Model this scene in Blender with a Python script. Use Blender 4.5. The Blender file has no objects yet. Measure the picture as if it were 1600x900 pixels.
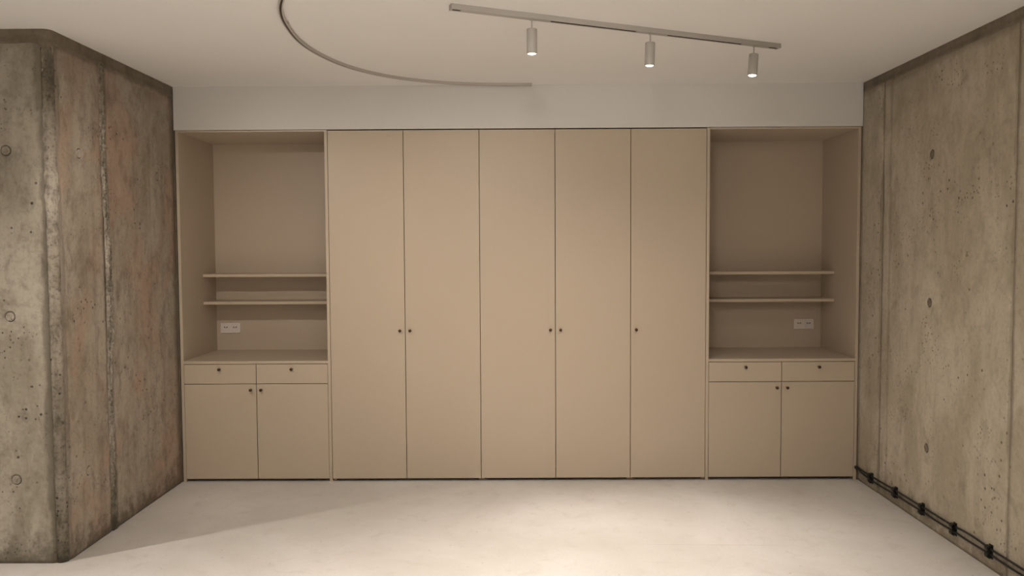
import bpy, bmesh, math, random
from mathutils import Vector, Matrix, noise

random.seed(7)
S = bpy.context.scene
COL = S.collection

# ------------------------------------------------------------------ camera, world, lights, exposure
cam_data = bpy.data.cameras.new('camera')
cam_data.sensor_width = 36.0
cam_data.lens = 36.0 * 1258.4 / 1600.0
cam_data.clip_end = 60
cam = bpy.data.objects.new('camera', cam_data)
COL.objects.link(cam)
right = Vector((0.99997501, 0.00462809, -0.00534365))
fwd = Vector((-0.00488166, 0.99881333, -0.04845714))
up = Vector((0.00511304, 0.04848202, 0.99881097))
M = Matrix(((right.x, up.x, -fwd.x, 0.0), (right.y, up.y, -fwd.y, -5.25), (right.z, up.z, -fwd.z, 1.53), (0, 0, 0, 1)))
cam.matrix_world = M
S.camera = cam

world = bpy.data.worlds.new('world')
S.world = world
world.use_nodes = True
world.node_tree.nodes['Background'].inputs[0].default_value = (1.0, 0.86, 0.70, 1)
world.node_tree.nodes['Background'].inputs[1].default_value = 0.02

S.view_settings.view_transform = 'Standard'
S.view_settings.look = 'None'
S.view_settings.exposure = 0.80
S.view_settings.gamma = 1.0
S.view_settings.use_curve_mapping = False

WARM = (1.0, 0.893, 0.795)

def spot(loc, target, power, angle, blend=1.0, size=0.03, color=WARM):
    l = bpy.data.lights.new('spot_light', 'SPOT')
    l.energy = power
    l.color = color
    l.spot_size = math.radians(angle)
    l.spot_blend = blend
    l.shadow_soft_size = size
    o = bpy.data.objects.new('spot_light', l)
    COL.objects.link(o)
    o.location = loc
    o.rotation_euler = (Vector(target) - Vector(loc)).to_track_quat('-Z', 'Y').to_euler()
    return o

# spots out of view: some inferred from shadows and light, others added as fill
spot((-1.85, -2.1, 2.50), (-1.3, 0.0, 0.80), 36, 84, 1.0, 0.03)
spot((0.0, -3.9, 2.50), (0.35, 0.0, 1.6), 40, 52, 1.0, 0.15)
spot((-0.3, -2.3, 2.50), (-0.3, 0.0, 1.3), 14, 60, 1.0, 0.05)  # added spot with no known source, brightens the tall doors
spot((-3.75, -2.42, 2.50), (-1.6, -2.3, 0.0), 88, 84, 0.9, 0.03)
spot((-0.9, -3.0, 2.50), (-0.9, -3.0, 0.0), 175, 88, 1.0, 0.05)  # added spot, brightens the foreground floor and bounces to the ceiling
for sx, sy in ((-1.6, -5.4), (1.2, -5.4), (-0.2, -6.9), (-3.8, -5.0)):
    spot((sx, sy, 2.50), (sx, sy, 0.0), 62, 140, 1.0, 0.05)  # added unseen spots, bounce fill from the room behind the camera
# added area fill behind the camera, no real fixture, brightens the ceiling
al = bpy.data.lights.new('ceiling_fill', 'AREA')
al.shape = 'RECTANGLE'
al.size = 3.0
al.size_y = 0.25
al.energy = 46
al.color = WARM
ao = bpy.data.objects.new('ceiling_fill', al)
COL.objects.link(ao)
ao.location = (0.0, -5.8, 1.9)
ao.rotation_euler = (math.pi, 0, 0)

# ------------------------------------------------------------------ measures (metres)
XL, XR = -2.212, 2.244          # inner faces of the concrete walls
H = 2.5874                      # ceiling height
HC = 2.306                      # top of the cabinets, bottom of the bulkhead
YC = -1.38                      # front face of the concrete core on the left
YB = 0.65                       # wall behind the cabinets
XO, YR = -5.4, -8.0             # outer left wall, rear wall

# ------------------------------------------------------------------ materials
def new_mat(name):
    m = bpy.data.materials.new(name)
    m.use_nodes = True
    nt = m.node_tree
    return m, nt, nt.nodes['Principled BSDF']

def N(nt, typ, **kw):
    n = nt.nodes.new(typ)
    for k, v in kw.items():
        if isinstance(k, str) and hasattr(n, k):
            setattr(n, k, v)
        else:
            n.inputs[k].default_value = v
    return n

def coords(nt, scale=(1, 1, 1), loc=(0, 0, 0)):
    g = nt.nodes.new('ShaderNodeNewGeometry')
    mp = nt.nodes.new('ShaderNodeMapping')
    mp.inputs['Scale'].default_value = scale
    mp.inputs['Location'].default_value = loc
    nt.links.new(g.outputs['Position'], mp.inputs['Vector'])
    return mp.outputs['Vector']

def noise_tex(nt, vec, scale, detail=4, rough=0.55, dist=0.0):
    n = nt.nodes.new('ShaderNodeTexNoise')
    n.inputs['Scale'].default_value = scale
    n.inputs['Detail'].default_value = detail
    n.inputs['Roughness'].default_value = rough
    n.inputs['Distortion'].default_value = dist
    nt.links.new(vec, n.inputs['Vector'])
    return n.outputs['Fac']

def rng(nt, val, a, b, lo=0.0, hi=1.0):
    n = nt.nodes.new('ShaderNodeMapRange')
    n.interpolation_type = 'SMOOTHSTEP'
    nt.links.new(val, n.inputs['Value'])
    n.inputs['From Min'].default_value = a
    n.inputs['From Max'].default_value = b
    n.inputs['To Min'].default_value = lo
    n.inputs['To Max'].default_value = hi
    return n.outputs['Result']

def mix(nt, fac, a, b, mode='MIX'):
    n = nt.nodes.new('ShaderNodeMix')
    n.data_type = 'RGBA'
    n.blend_type = mode
    for sock, v in ((n.inputs[0], fac), (n.inputs[6], a), (n.inputs[7], b)):
        if isinstance(v, bpy.types.NodeSocket):
            nt.links.new(v, sock)
        elif isinstance(v, (tuple, list)):
            sock.default_value = (*v, 1) if len(v) == 3 else v
        else:
            sock.default_value = v
    return n.outputs[2]

def mth(nt, op, a, b=0.0):
    n = nt.nodes.new('ShaderNodeMath')
    n.operation = op
    for i, v in enumerate((a, b)):
        if isinstance(v, bpy.types.NodeSocket):
            nt.links.new(v, n.inputs[i])
        else:
            n.inputs[i].default_value = v
    return n.outputs[0]

def plain(name, col, rough=0.5, metal=0.0, var=0.03, scale=3.0, bump=0.0, bscale=200, spec=0.5):
    m, nt, b = new_mat(name)
    v = coords(nt)
    f = noise_tex(nt, v, scale, 3)
    dark = tuple(c * (1 - var) for c in col)
    lite = tuple(min(1, c * (1 + var)) for c in col)
    nt.links.new(mix(nt, rng(nt, f, 0.3, 0.7), dark, lite), b.inputs['Base Color'])
    b.inputs['Roughness'].default_value = rough
    b.inputs['Metallic'].default_value = metal
    b.inputs['Specular IOR Level'].default_value = spec
    if bump:
        bf = noise_tex(nt, v, bscale, 2)
        bn = nt.nodes.new('ShaderNodeBump')
        bn.inputs['Strength'].default_value = bump
        bn.inputs['Distance'].default_value = 0.002
        nt.links.new(bf, bn.inputs['Height'])
        nt.links.new(bn.outputs[0], b.inputs['Normal'])
    return m

def concrete(name, base, light, dark, pink=None, seed=0.0, pit=0.5, base_stain=True, streak=0.5, joints=(), mott=0.6, grain=0.38):
    m, nt, b = new_mat(name)
    v = coords(nt, loc=(seed, seed * 0.7, seed * 0.3))
    vs = coords(nt, scale=(7, 7, 0.55), loc=(seed, 0, seed))
    vp = coords(nt, scale=(1.6, 1.6, 0.8), loc=(seed * 2, 1.3, seed))
    col = mix(nt, rng(nt, noise_tex(nt, vp, 2.2, 7, 0.65, 0.5), 0.36, 0.64), base, light)
    if pink:
        col = mix(nt, rng(nt, noise_tex(nt, coords(nt, scale=(1.4, 1.4, 1.0), loc=(4 + seed, 2, 7)), 1.7, 4, 0.55, 0.4), 0.46, 0.62, 0, 0.85), col, pink)
    # vertical water streaks
    col = mix(nt, rng(nt, noise_tex(nt, vs, 1.6, 5, 0.6), 0.50, 0.78, 0, streak), col, dark)
    # cloudy blotches
    col = mix(nt, rng(nt, noise_tex(nt, v, 5.0, 6, 0.65, 0.4), 0.55, 0.74, 0, 0.55), col, dark)
    col = mix(nt, rng(nt, noise_tex(nt, coords(nt, scale=(1, 1, 0.6), loc=(seed, 5, 2)), 13.0, 8, 0.72, 0.3), 0.46, 0.72, 0, mott), col, dark)
    col = mix(nt, rng(nt, noise_tex(nt, coords(nt, scale=(1, 1, 0.7), loc=(1, seed, 2)), 8.0, 8, 0.7, 0.6), 0.52, 0.72, 0, mott * 0.9), col, light)
    # fine grain
    col = mix(nt, rng(nt, noise_tex(nt, v, 42.0, 6, 0.75), 0.45, 0.75, 0, grain), col, dark)
    col = mix(nt, rng(nt, noise_tex(nt, v, 26.0, 5, 0.7), 0.58, 0.8, 0, 0.35), col, light)
    # small air holes, clustered
    vo = nt.nodes.new('ShaderNodeTexVoronoi')
    vo.inputs['Scale'].default_value = 24
    nt.links.new(coords(nt, loc=(seed, 3, 1)), vo.inputs['Vector'])
    hole = rng(nt, vo.outputs['Distance'], 0.10, 0.20, 1, 0)
    clus = rng(nt, noise_tex(nt, v, 3.2, 3, 0.6), 0.50, 0.62)
    hole = mth(nt, 'MULTIPLY', hole, clus)
    vo2 = nt.nodes.new('ShaderNodeTexVoronoi')
    vo2.inputs['Scale'].default_value = 52
    nt.links.new(coords(nt, scale=(1, 1, 0.8), loc=(seed, 1, 6)), vo2.inputs['Vector'])
    h2 = mth(nt, 'MULTIPLY', rng(nt, vo2.outputs['Distance'], 0.14, 0.26, 0.9, 0), rng(nt, noise_tex(nt, coords(nt, loc=(3, seed, 1)), 4.5, 4, 0.65), 0.50, 0.66))
    hole = mth(nt, 'MAXIMUM', hole, h2)
    col = mix(nt, mth(nt, 'MULTIPLY', hole, pit), col, tuple(c * 0.25 for c in dark))
    # damp, ragged stain at the foot and a darker band under the ceiling
    sep = nt.nodes.new('ShaderNodeSeparateXYZ')
    nt.links.new(v, sep.inputs[0])
    z = mth(nt, 'SUBTRACT', sep.outputs['Z'], seed * 0.3)
    zn = mth(nt, 'ADD', z, mth(nt, 'MULTIPLY', mth(nt, 'SUBTRACT', noise_tex(nt, v, 9.0, 5, 0.7), 0.5), 0.55))
    if base_stain:
        col = mix(nt, rng(nt, zn, -0.02, 0.16, 0.8, 0), col, tuple(c * 0.8 for c in dark))
    col = mix(nt, rng(nt, zn, 2.15, 2.60, 0, 0.45), col, dark)
    # ragged stains that run along the formwork joints
    raw = nt.nodes.new('ShaderNodeSeparateXYZ')
    nt.links.new(coords(nt), raw.inputs[0])
    wob = mth(nt, 'MULTIPLY', mth(nt, 'SUBTRACT', noise_tex(nt, coords(nt, scale=(1, 1, 0.45), loc=(seed, 8, 1)), 6.0, 6, 0.7), 0.5), 0.10)
    for ax, c0, hw, amt in joints:
        dd = mth(nt, 'ABSOLUTE', mth(nt, 'SUBTRACT', raw.outputs[ax], c0))
        dd = mth(nt, 'ADD', dd, wob)
        col = mix(nt, rng(nt, dd, hw * 0.35, hw, amt, 0), col, tuple(c * 0.75 for c in dark))
    nt.links.new(col, b.inputs['Base Color'])
    b.inputs['Roughness'].default_value = 0.72
    b.inputs['Specular IOR Level'].default_value = 0.35
    h = mth(nt, 'SUBTRACT', mth(nt, 'MULTIPLY', noise_tex(nt, v, 55.0, 5, 0.7), 0.5), mth(nt, 'MULTIPLY', hole, 1.3))
    bn = nt.nodes.new('ShaderNodeBump')
    bn.inputs['Strength'].default_value = 0.6
    bn.inputs['Distance'].default_value = 0.004
    nt.links.new(h, bn.inputs['Height'])
    nt.links.new(bn.outputs[0], b.inputs['Normal'])
    return m

MT = {}
MT['ceiling'] = plain('ceiling_paint', (0.84, 0.83, 0.81), 0.85, var=0.012, scale=1.0, bump=0.08)
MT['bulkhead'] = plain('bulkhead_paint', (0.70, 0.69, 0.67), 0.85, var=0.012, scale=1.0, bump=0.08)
MT['room'] = plain('plaster', (0.42, 0.40, 0.37), 0.85)
MT['lacquer'] = plain('beige_lacquer', (0.52, 0.437, 0.338), 0.42, var=0.01, scale=1.0, bump=0.05, bscale=400, spec=0.4)
MT['carcass'] = plain('carcass_board', (0.50, 0.385, 0.29), 0.5, var=0.015)
MT['plinth'] = plain('dark_plinth', (0.10, 0.075, 0.055), 0.6)
MT['bronze'] = plain('dark_bronze', (0.075, 0.048, 0.03), 0.35, metal=0.7)
MT['socket'] = plain('socket_plastic', (0.80, 0.74, 0.69), 0.35)
MT['socket_in'] = plain('socket_insert_plastic', (0.70, 0.66, 0.62), 0.4)
MT['hole'] = plain('black_hole', (0.02, 0.018, 0.016), 0.8)
MT['track'] = plain('grey_white_track', (0.44, 0.42, 0.39), 0.5)
MT['slot'] = plain('track_slot', (0.06, 0.045, 0.035), 0.6)
MT['rail'] = plain('rail_aluminium', (0.50, 0.47, 0.43), 0.45)
MT['lamp'] = plain('lamp_white', (0.45, 0.43, 0.40), 0.45)
MT['cable'] = plain('black_rubber', (0.018, 0.016, 0.015), 0.55)
MT['clip'] = plain('black_clip_plastic', (0.008, 0.008, 0.008), 0.45)
MT['conc_front'] = concrete('concrete_front', (0.31, 0.28, 0.22), (0.45, 0.415, 0.345), (0.14, 0.12, 0.085), seed=2.0, pit=0.95, streak=0.3, joints=[('X', -2.262, 0.035, 0.6)])
MT['conc_left'] = concrete('concrete_left', (0.35, 0.30, 0.235), (0.47, 0.425, 0.35), (0.14, 0.11, 0.08), pink=(0.45, 0.325, 0.25), seed=5.0, pit=0.7, streak=0.35, joints=[('Y', -0.90, 0.055, 0.75), ('Y', -1.335, 0.03, 0.5), ('Y', 0.0, 0.09, 0.6), ('Z', 2.54, 0.05, 0.6)])
MT['conc_right'] = concrete('concrete_right', (0.42, 0.37, 0.28), (0.56, 0.51, 0.41), (0.24, 0.20, 0.14), seed=9.0, pit=0.8, streak=0.2, mott=0.38, joints=[('Y', -0.297, 0.022, 0.6), ('Y', -0.40, 0.02, 0.35), ('Y', -1.607, 0.02, 0.4), ('Z', 2.54, 0.06, 0.5)])
MT['conc_band'] = concrete('concrete_band', (0.20, 0.165, 0.12), (0.30, 0.25, 0.19), (0.09, 0.072, 0.05), seed=3.0, pit=0.3, base_stain=False)
MT['conc_seam'] = concrete('concrete_seam', (0.27, 0.24, 0.185), (0.46, 0.42, 0.35), (0.075, 0.062, 0.043), seed=7.0, pit=0.95, streak=0.5, mott=0.95, grain=0.9)
MT['plug_right'] = plain('tie_plug_mortar', (0.20, 0.165, 0.12), 0.8, var=0.2, scale=60)
MT['conc_back'] = plain('dark_concrete', (0.08, 0.085, 0.06), 0.85)

m, nt, b = new_mat('lens_glow')
b.inputs['Base Color'].default_value = (0.9, 0.85, 0.75, 1)
b.inputs['Emission Color'].default_value = (1.0, 0.93, 0.82, 1)
b.inputs['Emission Strength'].default_value = 6.0
MT['lens'] = m

# microcement floor
m, nt, b = new_mat('microcement')
v = coords(nt)
c = mix(nt, rng(nt, noise_tex(nt, v, 1.3, 5, 0.6, 0.6), 0.35, 0.68), (0.60, 0.575, 0.54), (0.68, 0.66, 0.635))
c = mix(nt, rng(nt, noise_tex(nt, v, 9.0, 6, 0.7, 0.5), 0.5, 0.75, 0, 0.6), c, (0.53, 0.495, 0.45))
c = mix(nt, rng(nt, noise_tex(nt, v, 70.0, 5, 0.75), 0.5, 0.75, 0, 0.5), c, (0.50, 0.47, 0.43))
vo = nt.nodes.new('ShaderNodeTexVoronoi')
vo.inputs['Scale'].default_value = 9
nt.links.new(v, vo.inputs['Vector'])
c = mix(nt, rng(nt, vo.outputs['Distance'], 0.02, 0.06, 0.5, 0), c, (0.25, 0.21, 0.17))
sp = nt.nodes.new('ShaderNodeSeparateXYZ')
nt.links.new(v, sp.inputs[0])
ly = mth(nt, 'ABSOLUTE', mth(nt, 'SUBTRACT', mth(nt, 'ADD', sp.outputs['Y'], mth(nt, 'MULTIPLY', sp.outputs['X'], 0.03)), -1.13))
ln = mth(nt, 'MULTIPLY', rng(nt, ly, 0.001, 0.003, 1, 0), rng(nt, sp.outputs['X'], 0.45, 0.8))
ln = mth(nt, 'MULTIPLY', ln, rng(nt, sp.outputs['X'], 1.3, 1.5, 0.35, 0))
c = mix(nt, ln, c, (0.30, 0.26, 0.22))     # hairline joint between two trowelled areas
nt.links.new(c, b.inputs['Base Color'])
nt.links.new(rng(nt, noise_tex(nt, v, 4.0, 5, 0.6), 0.3, 0.7, 0.42, 0.6), b.inputs['Roughness'])
b.inputs['Specular IOR Level'].default_value = 0.35
bn = nt.nodes.new('ShaderNodeBump')
bn.inputs['Strength'].default_value = 0.12
bn.inputs['Distance'].default_value = 0.003
nt.links.new(noise_tex(nt, v, 22.0, 5, 0.6), bn.inputs['Height'])
nt.links.new(bn.outputs[0], b.inputs['Normal'])
MT['floor'] = m

# ------------------------------------------------------------------ helpers
def link_mesh(name, bm, mat, parent=None, smooth=False, bevel=0.0, loc=None):
    bmesh.ops.recalc_face_normals(bm, faces=bm.faces)
    me = bpy.data.meshes.new(name)
    bm.to_mesh(me)
    bm.free()
    me.materials.append(mat)
    if smooth:
        for p in me.polygons:
            p.use_smooth = True
    o = bpy.data.objects.new(name, me)
    COL.objects.link(o)
    if loc is not None:
        o.location = loc
    if parent:
        o.parent = parent
    if bevel:
        md = o.modifiers.new('bevel', 'BEVEL')
        md.width = bevel
        md.segments = 2
        md.limit_method = 'ANGLE'
    return o

def add_box(bm, x0, x1, y0, y1, z0, z1):
    vs = [bm.verts.new((x, y, z)) for x in (x0, x1) for y in (y0, y1) for z in (z0, z1)]
    for f in ((0, 1, 3, 2), (4, 6, 7, 5), (0, 4, 5, 1), (2, 3, 7, 6), (0, 2, 6, 4), (1, 5, 7, 3)):
        bm.faces.new([vs[i] for i in f])

def box(name, x0, x1, y0, y1, z0, z1, mat, parent=None, bevel=0.0):
    bm = bmesh.new()
    add_box(bm, x0, x1, y0, y1, z0, z1)
    return link_mesh(name, bm, mat, parent, bevel=bevel)

def add_lathe(bm, prof, segs=24, axis='Z', o=(0, 0, 0)):
    """prof: list of (radius, height); closed with fans at the ends"""
    rings = []
    for r, h in prof:
        ring = []
        for k in range(segs):
            a = 2 * math.pi * k / segs
            p = (r * math.cos(a), r * math.sin(a), h)
            if axis == 'Y':
                p = (p[0], p[2], p[1])
            elif axis == 'X':
                p = (p[2], p[0], p[1])
            ring.append(bm.verts.new((p[0] + o[0], p[1] + o[1], p[2] + o[2])))
        rings.append(ring)
    for a, b_ in zip(rings, rings[1:]):
        for k in range(segs):
            bm.faces.new((a[k], a[(k + 1) % segs], b_[(k + 1) % segs], b_[k]))
    bm.faces.new(rings[0][::-1])
    bm.faces.new(rings[-1])

def add_sweep(bm, pts, section, closed=False):
    """sweep a (side, up) section along points lying in a roughly horizontal run"""
    rings = []
    n = len(pts)
    for i, p in enumerate(pts):
        t = (pts[min(i + 1, n - 1)] - pts[max(i - 1, 0)]).normalized()
        s = t.cross(Vector((0, 0, 1))).normalized()
        u = s.cross(t).normalized()
        rings.append([bm.verts.new(p + s * a + u * b_) for a, b_ in section])
    k = len(section)
    for a, b_ in zip(rings, rings[1:]):
        for j in range(k):
            bm.faces.new((a[j], a[(j + 1) % k], b_[(j + 1) % k], b_[j]))
    bm.faces.new(rings[0][::-1])
    bm.faces.new(rings[-1])

def empty(name, loc, parent=None):
    o = bpy.data.objects.new(name, None)
    o.empty_display_size = 0.1
    COL.objects.link(o)
    o.location = loc
    if parent:
        o.parent = parent
    return o

def tag(o, label, cat, group=None, kind=None):
    o['label'] = label
    o['category'] = cat
    if group:
        o['group'] = group
    if kind:
        o['kind'] = kind
    return o

def struct(o, label, cat):
    return tag(o, label, cat, kind='structure')

def local(o, parent):
    """parent a mesh built in world coordinates to an Empty or mesh that has its own location"""
    o.parent = parent
    o.matrix_parent_inverse = Matrix.Translation(parent.location).inverted()
    return o

# ------------------------------------------------------------------ room shell
fl = box('floor', XO, XR + 0.2, YR, YB, -0.12, 0.0, MT['floor'])
struct(fl, 'pale mottled microcement floor in front of the beige cabinets', 'floor')
ce = box('ceiling', XO, XR + 0.2, YR, YB, H, H + 0.15, MT['ceiling'])
struct(ce, 'smooth white painted ceiling carrying the light tracks', 'ceiling')
wb = box('wall_back', XL - 0.25, XR + 0.2, YB, YB + 0.15, 0, H, MT['room'])
struct(wb, 'plain wall hidden behind the fitted cabinets', 'wall')
wr = box('wall_rear', XO, XR + 0.2, YR - 0.15, YR, 0, H, MT['room'])
struct(wr, 'plain plastered wall behind the camera', 'wall')
wo = box('wall_outer', XO - 0.15, XO, YR, YC, 0, H, MT['room'])
struct(wo, 'plain plastered wall far out to the left', 'wall')
bm = bmesh.new()
prof = [(0.0, HC + 0.003), (0.018, HC + 0.003), (0.018, HC + 0.03), (YB, HC + 0.03), (YB, H), (0.0, H)]
e0 = [bm.verts.new((XL, y, z)) for y, z in prof]
e1 = [bm.verts.new((XR, y, z)) for y, z in prof]
for k in range(6):
    bm.faces.new((e0[k], e0[(k + 1) % 6], e1[(k + 1) % 6], e1[k]))
bm.faces.new(e0[::-1]); bm.faces.new(e1)
bh = link_mesh('wall_bulkhead', bm, MT['bulkhead'])
struct(bh, 'pale grey painted bulkhead between ceiling and cabinet tops', 'bulkhead')

# ---- concrete walls: relief panels over a dark core
def axis_coords(a, b, step, dense=()):
    """coordinates from a to b with extra lines in the dense intervals (c, r, s)"""
    out = set()
    n = max(2, int(round((b - a) / step)))
    for i in range(n + 1):
        out.add(round(a + (b - a) * i / n, 5))
    for c0, r, s in dense:
        k = int(r / s)
        out = {q for q in out if abs(q - c0) > r or q in (a, b)}
        for i in range(-k, k + 1):
            q = c0 + i * s
            if a < q < b:
                out.add(round(q, 5))
    return sorted(out)

def tie_depth(r, kind):
    """round pocket of a formwork tie hole"""
    if r > 0.030:
        return 0.0
    return -0.007 * min(1.0, (0.030 - r) / 0.005)

def tie_plug(parent, origin, udir, ndir, u, z, kind, mat):
    U = Vector(udir); Nn = Vector(ndir); c = Vector(origin) + U * u + Vector((0, 0, z))
    bm = bmesh.new()
    segs = 28
    rings = []
    for r, d in ((0.0215, -0.0075), (0.0215, -0.0030 + 0.001 * (1 - kind)), (0.0195, -0.0016), (0.010, -0.0022), (0.0025, -0.0032)):
        rings.append([bm.verts.new(c + U * (r * math.cos(2 * math.pi * k / segs)) + Vector((0, 0, r * math.sin(2 * math.pi * k / segs))) + Nn * (d + 0.0006 * math.sin(k * 1.7 + u * 9)))  for k in range(segs)])
    for A, B in zip(rings, rings[1:]):
        for k in range(segs):
            bm.faces.new((A[k], A[(k + 1) % segs], B[(k + 1) % segs], B[k]))
    bm.faces.new(rings[-1])
    link_mesh('tie_hole_plug', bm, mat, parent)
    bm = bmesh.new()
    A = []; B = []
    for k in range(segs):
        e = U * math.cos(2 * math.pi * k / segs) + Vector((0, 0, math.sin(2 * math.pi * k / segs)))
        A.append(bm.verts.new(c + e * 0.0218 - Nn * 0.0060))
        B.append(bm.verts.new(c + e * 0.0258 - Nn * 0.0058))
    for k in range(segs):
        bm.faces.new((A[k], A[(k + 1) % segs], B[(k + 1) % segs], B[k]))
    link_mesh('tie_hole_gap', bm, MT['conc_back'], parent)

def relief_panel(name, origin, udir, ndir, u0, u1, z0, z1, holes, mat, parent, seed, step=0.016, thick=0.02, top_rag=0.0, edge=0.004, plug=None):
    U = Vector(udir); Nn = Vector(ndir); O = Vector(origin)
    us = axis_coords(u0, u1, step, [(h[0], 0.036, 0.004) for h in holes])
    zs = axis_coords(z0, z1, step, [(h[1], 0.036, 0.004) for h in holes])
    bm = bmesh.new()
    grid = []
    nz = len(zs)
    for i, u in enumerate(us):
        rag = 0.0
        if top_rag:
            rag = top_rag * (0.5 * noise.noise(Vector((u * 9, seed, 1.0))) + 0.9 * max(0.0, noise.noise(Vector((u * 3.3, seed, 5.0))) - 0.15) * -2.0 + 0.25 * noise.noise(Vector((u * 40, seed, 2.0))))
        col = []
        for j, z in enumerate(zs):
            d = 0.0016 * noise.noise(Vector((u * 3, z * 1.2, seed))) + 0.0008 * noise.noise(Vector((u * 18, z * 14, seed)))
            for h in holes:
                r = math.hypot(u - h[0], z - h[1])
                if r < 0.04:
                    d += tie_depth(r, h[2])
            eu = min(u - u0, u1 - u)
            ew = edge * (1.2 + noise.noise(Vector((0.3 if u < (u0 + u1) / 2 else 7.3, z * 13, seed))))
            if eu < 0.001:
                d -= ew
            elif eu < 0.030:
                d -= edge * 0.8 * max(0.0, noise.noise(Vector((eu * 40, z * 11, seed + 3))) + 0.1)
            zz = z + (rag if j == nz - 1 else (rag * 0.4 if j == nz - 2 else 0))
            if j in (0, nz - 1):
                d -= edge
            p = O + U * u + Nn * d
            col.append(bm.verts.new((p.x, p.y, zz)))
        grid.append(col)
    for i in range(len(us) - 1):
        for j in range(nz - 1):
            bm.faces.new((grid[i][j], grid[i + 1][j], grid[i + 1][j + 1], grid[i][j + 1]))
    # sides back to the core
    border = [(i, 0) for i in range(len(us))] + [(len(us) - 1, j) for j in range(1, nz)] + \
             [(i, nz - 1) for i in range(len(us) - 2, -1, -1)] + [(0, j) for j in range(nz - 2, 0, -1)]
    front = [grid[i][j] for i, j in border]
    back = [bm.verts.new(Vector(v_.co) - Nn * thick) for v_ in front]
    for k in range(len(front)):
        k2 = (k + 1) % len(front)
        bm.faces.new((front[k], front[k2], back[k2], back[k]))
    o = link_mesh(name, bm, mat, parent, smooth=True)
    for h in holes:
        tie_plug(parent, origin, udir, ndir, h[0], h[1], h[2], plug or mat)
    return o

def seam(name, origin, udir, ndir, z0, z1, width, height, mat, parent, seed, drift=0.012, twin=False, taper=lambda z: 1.0):
    """ragged cement fin along a formwork joint"""
    U = Vector(udir); Nn = Vector(ndir); O = Vector(origin)
    bm = bmesh.new()
    cols = 17
    n = int((z1 - z0) / 0.006)
    grid = []
    for j in range(n + 1):
        z = z0 + (z1 - z0) * j / n
        cx = drift * noise.noise(Vector((z * 1.1, seed, 0))) + 0.004 * noise.noise(Vector((z * 9, seed, 3)))
        w = width * taper(z) * (0.75 + 0.75 * abs(noise.noise(Vector((z * 3.0, seed, 9)))) + 0.3 * noise.noise(Vector((z * 22, seed, 4))))
        row = []
        for i in range(cols):
            t = i / (cols - 1) * 2 - 1
            prof = (1 - t * t) * (0.25 + 0.9 * abs(noise.noise(Vector((t * 2.2, z * 6, seed)))))
            prof += 0.45 * noise.noise(Vector((t * 5 + 4, z * 38, seed))) * (1 - abs(t)) + 0.5 * noise.noise(Vector((t * 9, z * 85, seed)))
            if twin:
                prof -= 0.75 * math.exp(-((t - 0.15 * math.sin(z * 5)) / 0.16) ** 2)
            if i in (0, cols - 1):
                prof = -0.45
            p = O + U * (cx + t * w * 0.5) + Nn * (prof * height)
            row.append(bm.verts.new((p.x, p.y, z)))
        grid.append(row)
    for j in range(n):
        for i in range(cols - 1):
            bm.faces.new((grid[j][i], grid[j][i + 1], grid[j + 1][i + 1], grid[j + 1][i]))
    return link_mesh(name, bm, mat, parent, smooth=True)

PT = 0.022
BAND = 2.535
# left core: block from the corner at (XL, YC) back to the rear of the cabinets
bm = bmesh.new()
add_box(bm, XO, XL - PT, YC + PT, YB + 0.15, 0, H)
wl = link_mesh('wall_left', bm, MT['conc_back'])
struct(wl, 'left exposed concrete wall with ragged vertical joints, turning a corner', 'wall')
# facing the camera (u = x)
relief_panel('concrete_panel', (0, YC, 0), (1, 0, 0), (0, -1, 0), -3.15, -2.262, 0.0, BAND,
             [(-2.441, 2.014, 1.3), (-2.448, 1.215, 1.0), (-2.445, 0.416, 1.3)], MT['conc_front'], wl, 1.0, step=0.02, top_rag=0.012)
box('concrete_panel', XO, -3.156, YC, YC + PT, 0, BAND, MT['conc_front'], wl)
# side face towards the cabinets (u = y)
relief_panel('concrete_panel', (XL, 0, 0), (0, 1, 0), (1, 0, 0), -1.335, -0.915, 0.0, BAND,
             [(-1.140, 2.026, 0.45), (-1.141, 0.396, 0.8)], MT['conc_left'], wl, 3.0, step=0.016, top_rag=0.020)
relief_panel('concrete_panel', (XL, 0, 0), (0, 1, 0), (1, 0, 0), -0.885, 0.0, 0.0, BAND,
             [(-0.25, 1.99, 0.25)], MT['conc_left'], wl, 4.5, step=0.018, top_rag=0.024)
box('concrete_panel', XL - PT, XL, 0.003, YB, 0, BAND, MT['conc_left'], wl)
# corner fillet and the two rough joints
q = 0.7071
seam('joint_seam', (XL - 0.024, YC + 0.024, 0), (q, q, 0), (q, -q, 0), 0.0, BAND + 0.004, 0.060, 0.016, MT['conc_seam'], wl, 11.0, drift=0.006, twin=True, taper=lambda z: 0.62 + 0.38 * min(1.0, max(0.0, (z - 0.9) / 0.4)))
seam('joint_seam', (XL - 0.003, -0.900, 0), (0, 1, 0), (1, 0, 0), 0.0, BAND, 0.062, 0.024, MT['conc_seam'], wl, 17.0, drift=0.03, twin=True)
bm = bmesh.new()   # rounded core edge under the fillet
add_lathe(bm, [(0.030, 0.0), (0.030, BAND)], 24, 'Z', (XL - 0.036, YC + 0.036, 0))
link_mesh('corner_edge', bm, MT['conc_seam'], wl, smooth=True)
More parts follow.
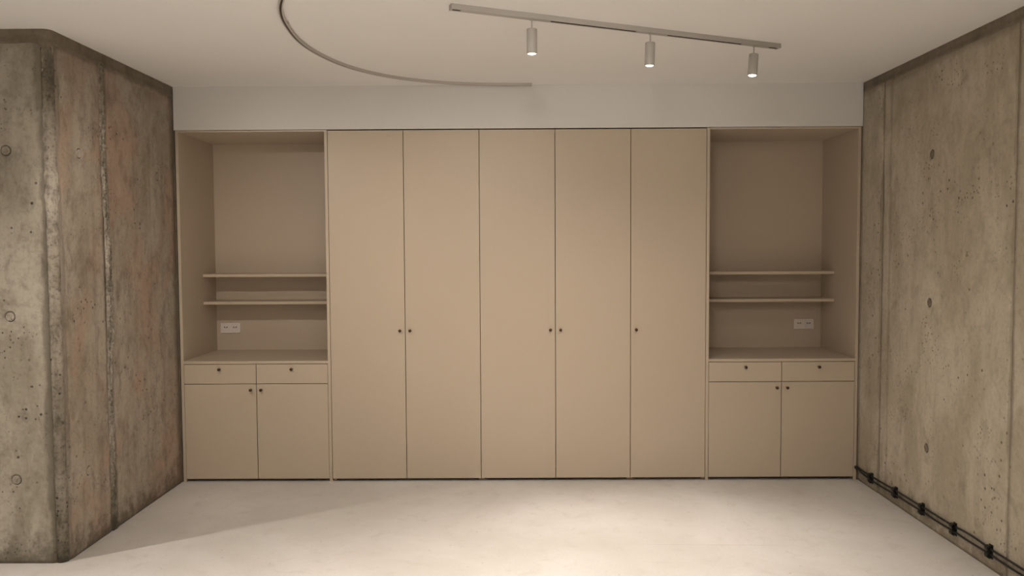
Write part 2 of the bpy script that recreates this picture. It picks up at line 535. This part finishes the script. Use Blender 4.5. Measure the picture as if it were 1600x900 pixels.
# stained strip under the ceiling, rounded at the corner
def band_strip(path, z0, z1, mat, parent, seed):
    bm = bmesh.new()
    rows = []
    zs = [z0 + (z1 - z0) * k / 8 for k in range(9)]
    for (x, y, nx, ny) in path:
        r = []
        for k, z in enumerate(zs):
            t = k / 8
            d = -0.005 + 0.006 * math.exp(-((t - 0.3) / 0.12) ** 2) + 0.005 * math.exp(-((t - 0.92) / 0.14) ** 2) + 0.0015 * noise.noise(Vector((x * 20, y * 20, z * 30 + seed)))
            r.append(bm.verts.new((x + nx * d, y + ny * d, z)))
        rows.append(r)
    for a, b_ in zip(rows, rows[1:]):
        for k in range(8):
            bm.faces.new((a[k], b_[k], b_[k + 1], a[k + 1]))
    return link_mesh('ceiling_edge_strip', bm, mat, parent, smooth=True)
path = [(XO + i * (XL - 0.04 - XO) / 150, YC, 0, -1) for i in range(151)]
for k in range(1, 9):
    a = -math.pi / 2 + k * math.pi / 16
    path.append((XL - 0.04 + 0.04 * math.cos(a), YC + 0.04 + 0.04 * math.sin(a), math.cos(a), math.sin(a)))
path += [(XL, YC + 0.04 + i * (-0.0 - YC - 0.04) / 90, 1, 0) for i in range(1, 91)]
band_strip(path, BAND - 0.035, H, MT['conc_band'], wl, 0.0)

# right wall
bm = bmesh.new()
add_box(bm, XR + PT, XR + 0.25, YR, YB + 0.15, 0, H)
wrt = link_mesh('wall_right', bm, MT['conc_back'])
struct(wrt, 'right exposed concrete wall with tie holes and fine vertical joints', 'wall')
relief_panel('concrete_panel', (XR, 0, 0), (0, 1, 0), (-1, 0, 0), -1.605, -0.2985, 0.0, BAND + 0.004,
             [(-0.867, 2.028, 0.8), (-0.869, 1.226, 0.8), (-0.866, 0.426, 0.8)], MT['conc_right'], wrt, 21.0, step=0.018, top_rag=0.006, edge=0.002, plug=MT['plug_right'])
relief_panel('concrete_panel', (XR, 0, 0), (0, 1, 0), (-1, 0, 0), -0.2955, 0.0, 0.0, BAND + 0.004,
             [], MT['conc_right'], wrt, 22.0, step=0.018, top_rag=0.006, edge=0.002, plug=MT['plug_right'])
relief_panel('concrete_panel', (XR, 0, 0), (0, 1, 0), (-1, 0, 0), -3.2, -1.609, 0.0, BAND + 0.004,
             [(-2.2, 2.03, 0.8), (-2.2, 1.226, 0.8), (-2.2, 0.426, 0.8)], MT['conc_right'], wrt, 23.0, step=0.03, top_rag=0.006, edge=0.002, plug=MT['plug_right'])
box('concrete_panel', XR, XR + PT, YR, -3.204, 0, BAND, MT['conc_right'], wrt)
box('concrete_panel', XR, XR + PT, 0.003, YB, 0, BAND, MT['conc_right'], wrt)
path = [(XR, YR + i * (0 - YR) / 300, -1, 0) for i in range(301)]
band_strip(path, BAND - 0.02, H, MT['conc_band'], wrt, 4.0)

# ------------------------------------------------------------------ cabinets
T = 0.019
BV = 0.0009
def knob_mesh():
    bm = bmesh.new()
    add_lathe(bm, [(0.0055, 0.0), (0.0055, -0.0012), (0.0035, -0.002), (0.0035, -0.013), (0.0085, -0.0145), (0.0098, -0.018), (0.0098, -0.024), (0.008, -0.0262), (0.002, -0.0268)], 20, 'Y')
    bmesh.ops.recalc_face_normals(bm, faces=bm.faces)
    me = bpy.data.meshes.new('knob')
    bm.to_mesh(me)
    bm.free()
    me.materials.append(MT['bronze'])
    for p in me.polygons:
        p.use_smooth = True
    return me
KNOB = knob_mesh()
def front(kind, root, x0, x1, z0, z1, kx, kz):
    """door or drawer front with its knob"""
    f = box(kind, x0, x1, 0.0, T, z0, z1, MT['lacquer'], None, bevel=BV)
    local(f, root)
    if kind == 'drawer':   # drawer box behind the front
        bx = box('drawer_box', x0 + 0.02, x1 - 0.02, T + 0.0125, 0.5, z0 + 0.012, z1 - 0.025, MT['carcass'], None)
        bx.parent = f
    k = bpy.data.objects.new('knob', KNOB)
    COL.objects.link(k)
    k.location = (kx, 0.0, kz)
    k.parent = f
    k['label'] = 'small dark bronze knob'
    return f

def open_unit(x0, x1, xs0, xs1, side, socket_x, mirror):
    """shelf niche above a counter, two drawers and two doors; x0..x1 outer faces, xs0..xs1 inner faces"""
    r = empty('open_shelf_cabinet', (0, 0, 0))
    P = lambda *a, **k: box(*a, **k)
    P('side_panel', x0, xs0, 0.0, 0.62, 0.0, HC, MT['lacquer'], r, bevel=BV)
    P('side_panel', xs1, x1, 0.0, 0.62, 0.0, HC, MT['lacquer'], r, bevel=BV)
    P('top_panel', xs0, xs1, 0.0, 0.603, HC - 0.011, HC, MT['lacquer'], r, bevel=BV)
    P('back_panel', xs0, xs1, 0.603, 0.62, 0.0, HC, MT['lacquer'], r)
    P('countertop', xs0, xs1, -0.0005, 0.603, 0.785, 0.8035, MT['lacquer'], r, bevel=BV)
    P('plinth', xs0, xs1, 0.05, 0.065, 0.0, 0.07, MT['plinth'], r)
    P('bottom_panel', xs0, xs1, 0.022, 0.603, 0.07, 0.088, MT['carcass'], r)
    mid = side
    P('partition', mid - 0.009, mid + 0.009, 0.034, 0.603, 0.088, 0.785, MT['carcass'], r)
    for z in (1.354, 1.162):
        P('shelf', xs0, xs1, 0.362, 0.603, z - 0.010, z + 0.010, MT['lacquer'], r, bevel=BV)
    g = 0.0021
    front('drawer', r, xs0 + g, mid - g, 0.6545, 0.7815, (xs0 + mid) / 2, 0.750)
    front('drawer', r, mid + g, xs1 - g, 0.6545, 0.7815, (mid + xs1) / 2, 0.750)
    front('door', r, xs0 + g, mid - g, 0.021, 0.6505, mid - 0.034, 0.614)
    front('door', r, mid + g, xs1 - g, 0.021, 0.6505, mid + 0.034, 0.614)
    return r

r = open_unit(-2.2045, -1.2185, -2.1855, -1.2375, -1.7095, None, False)
tag(r, 'left beige shelf niche cabinet with two drawers and two doors, beside the ragged concrete corner', 'cabinet', 'beige open niche cabinets')
r = open_unit(1.2405, 2.2355, 1.2595, 2.2165, 1.7375, None, True)
tag(r, 'right beige shelf niche cabinet with drawers and doors, next to the black cables', 'cabinet', 'beige open niche cabinets')

def tall_unit(x0, x1, doors, label):
    r = empty('tall_cabinet', (0, 0, 0))
    a, b_ = x0 + 0.0005, x1 - 0.0005
    box('side_panel', a, a + 0.018, 0.034, 0.62, 0.0, HC, MT['carcass'], r)
    box('side_panel', b_ - 0.018, b_, 0.034, 0.62, 0.0, HC, MT['carcass'], r)
    box('top_panel', a + 0.018, b_ - 0.018, 0.034, 0.60, HC - T, HC, MT['carcass'], r)
    box('bottom_panel', a + 0.018, b_ - 0.018, 0.066, 0.60, 0.07, 0.088, MT['carcass'], r)
    box('back_panel', a + 0.018, b_ - 0.018, 0.60, 0.62, 0.0, HC, MT['carcass'], r)
    box('plinth', a + 0.018, b_ - 0.018, 0.05, 0.0655, 0.0, 0.07, MT['plinth'], r)
    for d0, d1, kx in doors:
        front('door', r, d0 + 0.002, d1 - 0.002, 0.020, HC - 0.005, kx, 1.000)
    return tag(r, label, 'cabinet', 'tall beige cabinets between the niches')
X = [-1.2175 + i * (1.2395 + 1.2175) / 5 for i in range(6)]
tall_unit(X[0], X[2], [(X[0], X[1], X[1] - 0.033), (X[1], X[2], X[1] + 0.033)], 'tall beige double-door cabinet next to the left shelf niche')
tall_unit(X[2], X[4], [(X[2], X[3], X[3] - 0.033), (X[3], X[4], X[3] + 0.033)], 'middle tall beige double-door cabinet, between the other two tall cabinets')
tall_unit(X[4], X[5], [(X[4], X[5], X[4] + 0.035)], 'narrow tall beige single-door cabinet next to the right shelf niche')

# ------------------------------------------------------------------ double sockets
def double_socket(xc, zc, label):
    y = 0.603
    r = empty('double_socket', (xc, y, zc))
    box('faceplate', -0.071, 0.071, -0.009, 0.0, -0.037, 0.037, MT['socket'], r, bevel=0.002)
    for s in (-1, 1):
        cx = s * 0.0335
        bm = bmesh.new()
        add_box(bm, cx - 0.0305, cx + 0.0305, -0.0100, -0.0088, -0.0305, 0.0305)
        ins = link_mesh('socket_insert', bm, MT['socket_in'], r, bevel=0.0006)
        bm = bmesh.new()    # hexagonal collar
        n = 6
        pts = [(0.0205, 0.0), (0.0135, 0.0125), (-0.0135, 0.0125), (-0.0205, 0.0), (-0.0135, -0.0125), (0.0135, -0.0125)]
        o_ = [bm.verts.new((cx + a * 1.12, -0.0100, 0.006 + b_ * 1.15)) for a, b_ in pts]
        o2 = [bm.verts.new((cx + a * 1.12, -0.0122, 0.006 + b_ * 1.15)) for a, b_ in pts]
        i2 = [bm.verts.new((cx + a, -0.0122, 0.006 + b_)) for a, b_ in pts]
        i1 = [bm.verts.new((cx + a, -0.0101, 0.006 + b_)) for a, b_ in pts]
        for A, B in ((o_, o2), (o2, i2), (i2, i1)):
            for k in range(n):
                bm.faces.new((A[k], A[(k + 1) % n], B[(k + 1) % n], B[k]))
        link_mesh('collar', bm, MT['socket'], ins)
        for dx, dz, rr in ((-0.0095, 0.006, 0.0042), (0.0095, 0.006, 0.0042), (0.0, 0.0015, 0.003)):
            bm = bmesh.new()
            add_lathe(bm, [(rr, -0.0106), (rr, -0.0098)], 14, 'Y', (cx + dx, 0, dz))
            link_mesh('pin_hole', bm, MT['hole'], ins)
    return tag(r, label, 'socket', 'double sockets in the niches')
double_socket(-2.084, 0.965, 'white double wall socket in the left shelf niche, near the left concrete wall')
double_socket(2.091, 0.975, 'white double wall socket in the dim right shelf niche')

# ------------------------------------------------------------------ straight light track with three spotlights
TA = Vector((-0.269, -1.731, 0)); TB = Vector((1.381, -1.007, 0))
TL = (TB - TA).length
td = (TB - TA).normalized(); tn = Vector((-td.y, td.x, 0))
ang = math.atan2(td.y, td.x)
HT = 0.022; WT = 0.035
tr = empty('light_track', (TA.x + tn.x * WT / 2, TA.y + tn.y * WT / 2, H - 0.0005))
tr.rotation_euler = (0, 0, ang)
bm = bmesh.new()   # channel section, open below, swept along local x
sec = [(-WT / 2, 0), (WT / 2, 0), (WT / 2, -HT), (0.0085, -HT), (0.0085, -0.004), (-0.0085, -0.004), (-0.0085, -HT), (-WT / 2, -HT)]
e0 = [bm.verts.new((0.004, a, b_)) for a, b_ in sec]
e1 = [bm.verts.new((TL - 0.004, a, b_)) for a, b_ in sec]
for k in range(8):
    bm.faces.new((e0[k], e0[(k + 1) % 8], e1[(k + 1) % 8], e1[k]))
for e in (e0, e1):
    bm.faces.new((e[0], e[1], e[2], e[3], e[4], e[5], e[6], e[7]))
link_mesh('track_housing', bm, MT['track'], tr)
box('slot_lining', 0.006, TL - 0.006, -0.0084, 0.0084, -0.0075, -0.0041, MT['slot'], tr)
bm = bmesh.new()
for s in (-1, 1):
    add_box(bm, 0.006, TL - 0.006, s * 0.0083 - 0.0006, s * 0.0083 + 0.0001 if s > 0 else s * 0.0083 + 0.0006, -HT + 0.001, -0.0045)
link_mesh('slot_liner', bm, MT['slot'], tr)
for a, b_ in ((-0.002, 0.0065), (TL - 0.0065, TL + 0.002)):
    box('end_cap', a, b_, -WT / 2 - 0.001, WT / 2 + 0.001, -HT - 0.001, 0, MT['track'], tr, bevel=0.001)
box('power_feed', 0.045, 0.335, -0.0083, 0.0083, -HT - 0.0012, -0.008, MT['track'], tr, bevel=0.0008)
tag(tr, 'straight pale grey light track on the ceiling, carrying the three spotlights', 'light track')

def spotlight(t, adapter, tilt, label, power, spill):
    base = tr.location + td * t
    r = empty('track_spotlight', (base.x, base.y, H))
    r.rotation_euler = (0, 0, ang)
    box('adapter', adapter[0] - t, adapter[1] - t, -0.0083, 0.0083, -HT - 0.0015, -0.008, MT['track'], r, bevel=0.0008)
    bm = bmesh.new()
    add_lathe(bm, [(0.007, -HT - 0.0015), (0.007, -HT - 0.006), (0.0035, -HT - 0.008), (0.0035, -0.066)], 16)
    link_mesh('stem', bm, MT['lamp'], r, smooth=False)
    bm = bmesh.new()   # hollow cylinder with a rolled lip
    R0 = 0.0238
    prof = [(0.003, 0.0), (R0 - 0.002, 0.0), (R0, -0.002), (R0, -0.108), (R0 - 0.0006, -0.112), (R0 - 0.0022, -0.112), (R0 - 0.0028, -0.104), (0.003, -0.104)]
    add_lathe(bm, prof, 40)
    body = link_mesh('lamp_body', bm, MT['lamp'], r)
    for p in body.data.polygons:
        p.use_smooth = abs(p.normal.z) < 0.5
    body.location = (0, 0, -0.066)
    body.rotation_euler = tilt
    bm = bmesh.new()
    add_lathe(bm, [(R0 - 0.0035, -0.1042), (R0 - 0.0035, -0.1075), (R0 - 0.007, -0.1112), (0.004, -0.1135)], 32)
    link_mesh('lens', bm, MT['lens'], body, smooth=True)
    tag(r, label, 'spotlight', 'spotlights on the straight track')
    bpy.context.view_layer.update()
    mw = body.matrix_world
    p0 = mw @ Vector((0, 0, -0.118)); p1 = mw @ Vector((0, 0, -1.0))
    spot(p0, p1, power, 62, 0.8, 0.018)
    spot(p0, p1, spill, 152, 1.0, 0.018)
    return r
spotlight(0.3865, (0.335, 0.4795), (0, 0, 0), 'white cylinder spotlight nearest the left end of the straight track', 31, 16)
spotlight(1.016, (0.9374, 1.112), (0, math.radians(2), 0), 'white cylinder spotlight in the middle of the straight track', 43, 17)
spotlight(1.642, (1.567, 1.736), (math.radians(-3), math.radians(7), 0), 'white cylinder spotlight near the right end of the track, tilted slightly', 31, 6)

# ------------------------------------------------------------------ curved ceiling rail
ctrl = [(0.096, -0.045), (-0.018, -0.046), (-0.262, -0.072), (-0.5, -0.141), (-0.721, -0.275), (-0.882, -0.455), (-0.99, -0.670), (-1.058, -0.93), (-1.080, -1.171),
        (-1.068, -1.402), (-1.039, -1.608), (-0.985, -1.80), (-0.89, -2.0), (-0.74, -2.19), (-0.54, -2.34), (-0.28, -2.44), (0.0, -2.47)]
pts = []
for i in range(len(ctrl) - 1):
    p0, p1, p2, p3 = (Vector(ctrl[max(0, min(len(ctrl) - 1, i + k))]) for k in (-1, 0, 1, 2))
    for s in range(10):
        t = s / 10
        w = 0.5 * ((2 * p1) + (p2 - p0) * t + (2 * p0 - 5 * p1 + 4 * p2 - p3) * t * t + (3 * p1 - p0 - 3 * p2 + p3) * t ** 3)
        pts.append(Vector((w.x, w.y, H)))
pts.append(Vector((*ctrl[-1], H)))
cr = empty('curved_ceiling_rail', (0, 0, 0))
bm = bmesh.new()
add_sweep(bm, pts, [(-0.010, 0), (0.010, 0), (0.010, -0.016), (0.0048, -0.016), (0.0048, -0.005), (-0.0048, -0.005), (-0.0048, -0.016), (-0.010, -0.016)])
link_mesh('rail', bm, MT['rail'], cr)
bm = bmesh.new()
add_sweep(bm, pts, [(-0.0047, -0.0051), (0.0047, -0.0051), (0.0047, -0.0095), (-0.0047, -0.0095)])
link_mesh('rail_groove', bm, MT['slot'], cr)
d = (pts[0] - pts[1]).normalized()
e = box('end_cap', -0.004, 0.012, -0.0115, 0.0115, -0.0175, 0.0, MT['rail'], cr, bevel=0.001)
e.location = pts[0]
e.rotation_euler = (0, 0, math.atan2(d.y, d.x))
for (bx, by, inward) in ((-0.067, -0.05, 1), (-1.048, -1.47, -1), (-0.62, -0.205, 1)):
    j = min(range(1, len(pts) - 1), key=lambda q_: (pts[q_].x - bx) ** 2 + (pts[q_].y - by) ** 2)
    t = (pts[j + 1] - pts[j - 1]).normalized()
    e = box('mounting_clip', -0.014, 0.014, -0.0135, 0.0135, -0.006, 0.0, MT['rail'], cr, bevel=0.001)
    e.location = pts[j]
    e.rotation_euler = (0, 0, math.atan2(t.y, t.x))
tag(cr, 'thin curved metal rail sweeping in an arc across the ceiling left of the light track', 'ceiling rail')

# ------------------------------------------------------------------ black cables along the foot of the right wall
clips = [(-0.220, 0.073), (-0.544, 0.0805), (-0.858, 0.0835), (-1.182, 0.086), (-1.493, 0.088)]
more = [(-1.81, 0.089), (-2.13, 0.089), (-2.45, 0.088)]
def cable(name, dz, sag, label, start):
    keys = [start] + clips + more + [(-2.8, 0.085)]
    bm = bmesh.new()
    P = []
    for i in range(len(keys) - 1):
        (y0, z0), (y1, z1) = keys[i], keys[i + 1]
        for s in range(14):
            t = s / 14
            bow = sag[i % len(sag)] * math.sin(math.pi * t)
            dzz = dz if i > 0 else dz * t
            P.append(Vector((XR - 0.0075 - 0.006 * math.sin(math.pi * t), y0 + (y1 - y0) * t, z0 + (z1 - z0) * t + dzz + bow)))
    ring = [(0.0055 * math.cos(2 * math.pi * k / 10), 0.0055 * math.sin(2 * math.pi * k / 10)) for k in range(10)]
    add_sweep(bm, P, ring)
    o = link_mesh(name, bm, MT['cable'], None, smooth=True)
    return tag(o, label, 'cable', 'black cables on the right wall')
cable('power_cable', 0.0125, [0.001, 0.002, 0.003, 0.004, 0.012, 0.004, 0.004], 'upper black cable clipped along the foot of the right concrete wall', (-0.012, 0.088))
cable('power_cable', -0.0125, [-0.001, 0.0, 0.001, 0.0, 0.001, 0.0, 0.0], 'lower black cable clipped along the foot of the right concrete wall', (-0.012, 0.080))
bm = bmesh.new()
add_lathe(bm, [(0.004, 0.004), (0.0115, 0.0), (0.0125, -0.012), (0.0125, -0.026), (0.010, -0.030), (0.003, -0.031)], 18, 'Y', (XR - 0.0145, -0.004, 0.084))
o = link_mesh('cable_grommet', bm, MT['clip'], None, smooth=True)
tag(o, 'round black cable grommet where the cables meet the right cabinet edge', 'grommet')

def clip_parts():
    ms = []
    bm = bmesh.new()
    add_box(bm, -0.004, 0.0, -0.013, 0.013, -0.030, 0.030)
    ms.append(('base_plate', bm))
    for s in (1, -1):
        bm = bmesh.new()   # C-shaped clamp round one cable
        segs = 14
        outer = []; inner = []
        for k in range(segs + 1):
            a = math.radians(-160 + 320 * k / segs) + math.pi
            outer.append((-0.0135 + 0.0125 * math.cos(a), s * 0.0145 + 0.0130 * math.sin(a)))
            inner.append((-0.0135 + 0.0072 * math.cos(a), s * 0.0145 + 0.0072 * math.sin(a)))
        rows = []
        for y in (-0.011, 0.011):
            rows.append([[bm.verts.new((x, y, z)) for x, z in outer], [bm.verts.new((x, y, z)) for x, z in inner]])
        for k in range(segs):
            bm.faces.new((rows[0][0][k], rows[0][0][k + 1], rows[1][0][k + 1], rows[1][0][k]))
            bm.faces.new((rows[0][1][k], rows[0][1][k + 1], rows[1][1][k + 1], rows[1][1][k]))
            for q_ in (0, 1):
                bm.faces.new((rows[q_][0][k], rows[q_][0][k + 1], rows[q_][1][k + 1], rows[q_][1][k]))
        for k in (0, segs):
            bm.faces.new((rows[0][0][k], rows[1][0][k], rows[1][1][k], rows[0][1][k]))
        ms.append(('clamp', bm))
    out = []
    for n_, bm in ms:
        o = link_mesh(n_, bm, MT['clip'], None, bevel=0.0008)
        out.append(o)
    return out
proto = clip_parts()
ordinal = ['nearest the cabinets', 'second from the cabinets', 'third from the cabinets', 'fourth from the cabinets', 'fifth from the cabinets, lowest right in view']
for i, (y, z) in enumerate(clips):
    r = empty('cable_clip', (XR, y, z))
    tag(r, 'black double cable clip on the right wall, ' + ordinal[i], 'cable clip', 'cable clips along the right wall')
    for pt in proto:
        c_ = pt if i == 0 else pt.copy()
        if i:
            COL.objects.link(c_)
        c_.parent = r
    r.scale = (1.1, 1.15, 1.12)

# set the Empties of the cabinets and the rail down at the base of their things
bpy.context.view_layer.update()
for o in [q_ for q_ in S.objects if q_.type == 'EMPTY' and not q_.parent and q_.location.length < 1e-6]:
    cs = [c_.matrix_world @ Vector(k_) for c_ in o.children for k_ in c_.bound_box]
    lo = Vector([min(p[i] for p in cs) for i in range(3)])
    hi = Vector([max(p[i] for p in cs) for i in range(3)])
    base = Vector(((lo.x + hi.x) / 2, (lo.y + hi.y) / 2, hi.z if lo.z > 2 else lo.z))
    o.location = base
    for c_ in o.children:
        c_.matrix_parent_inverse = Matrix.Identity(4)
        c_.location = c_.location - base
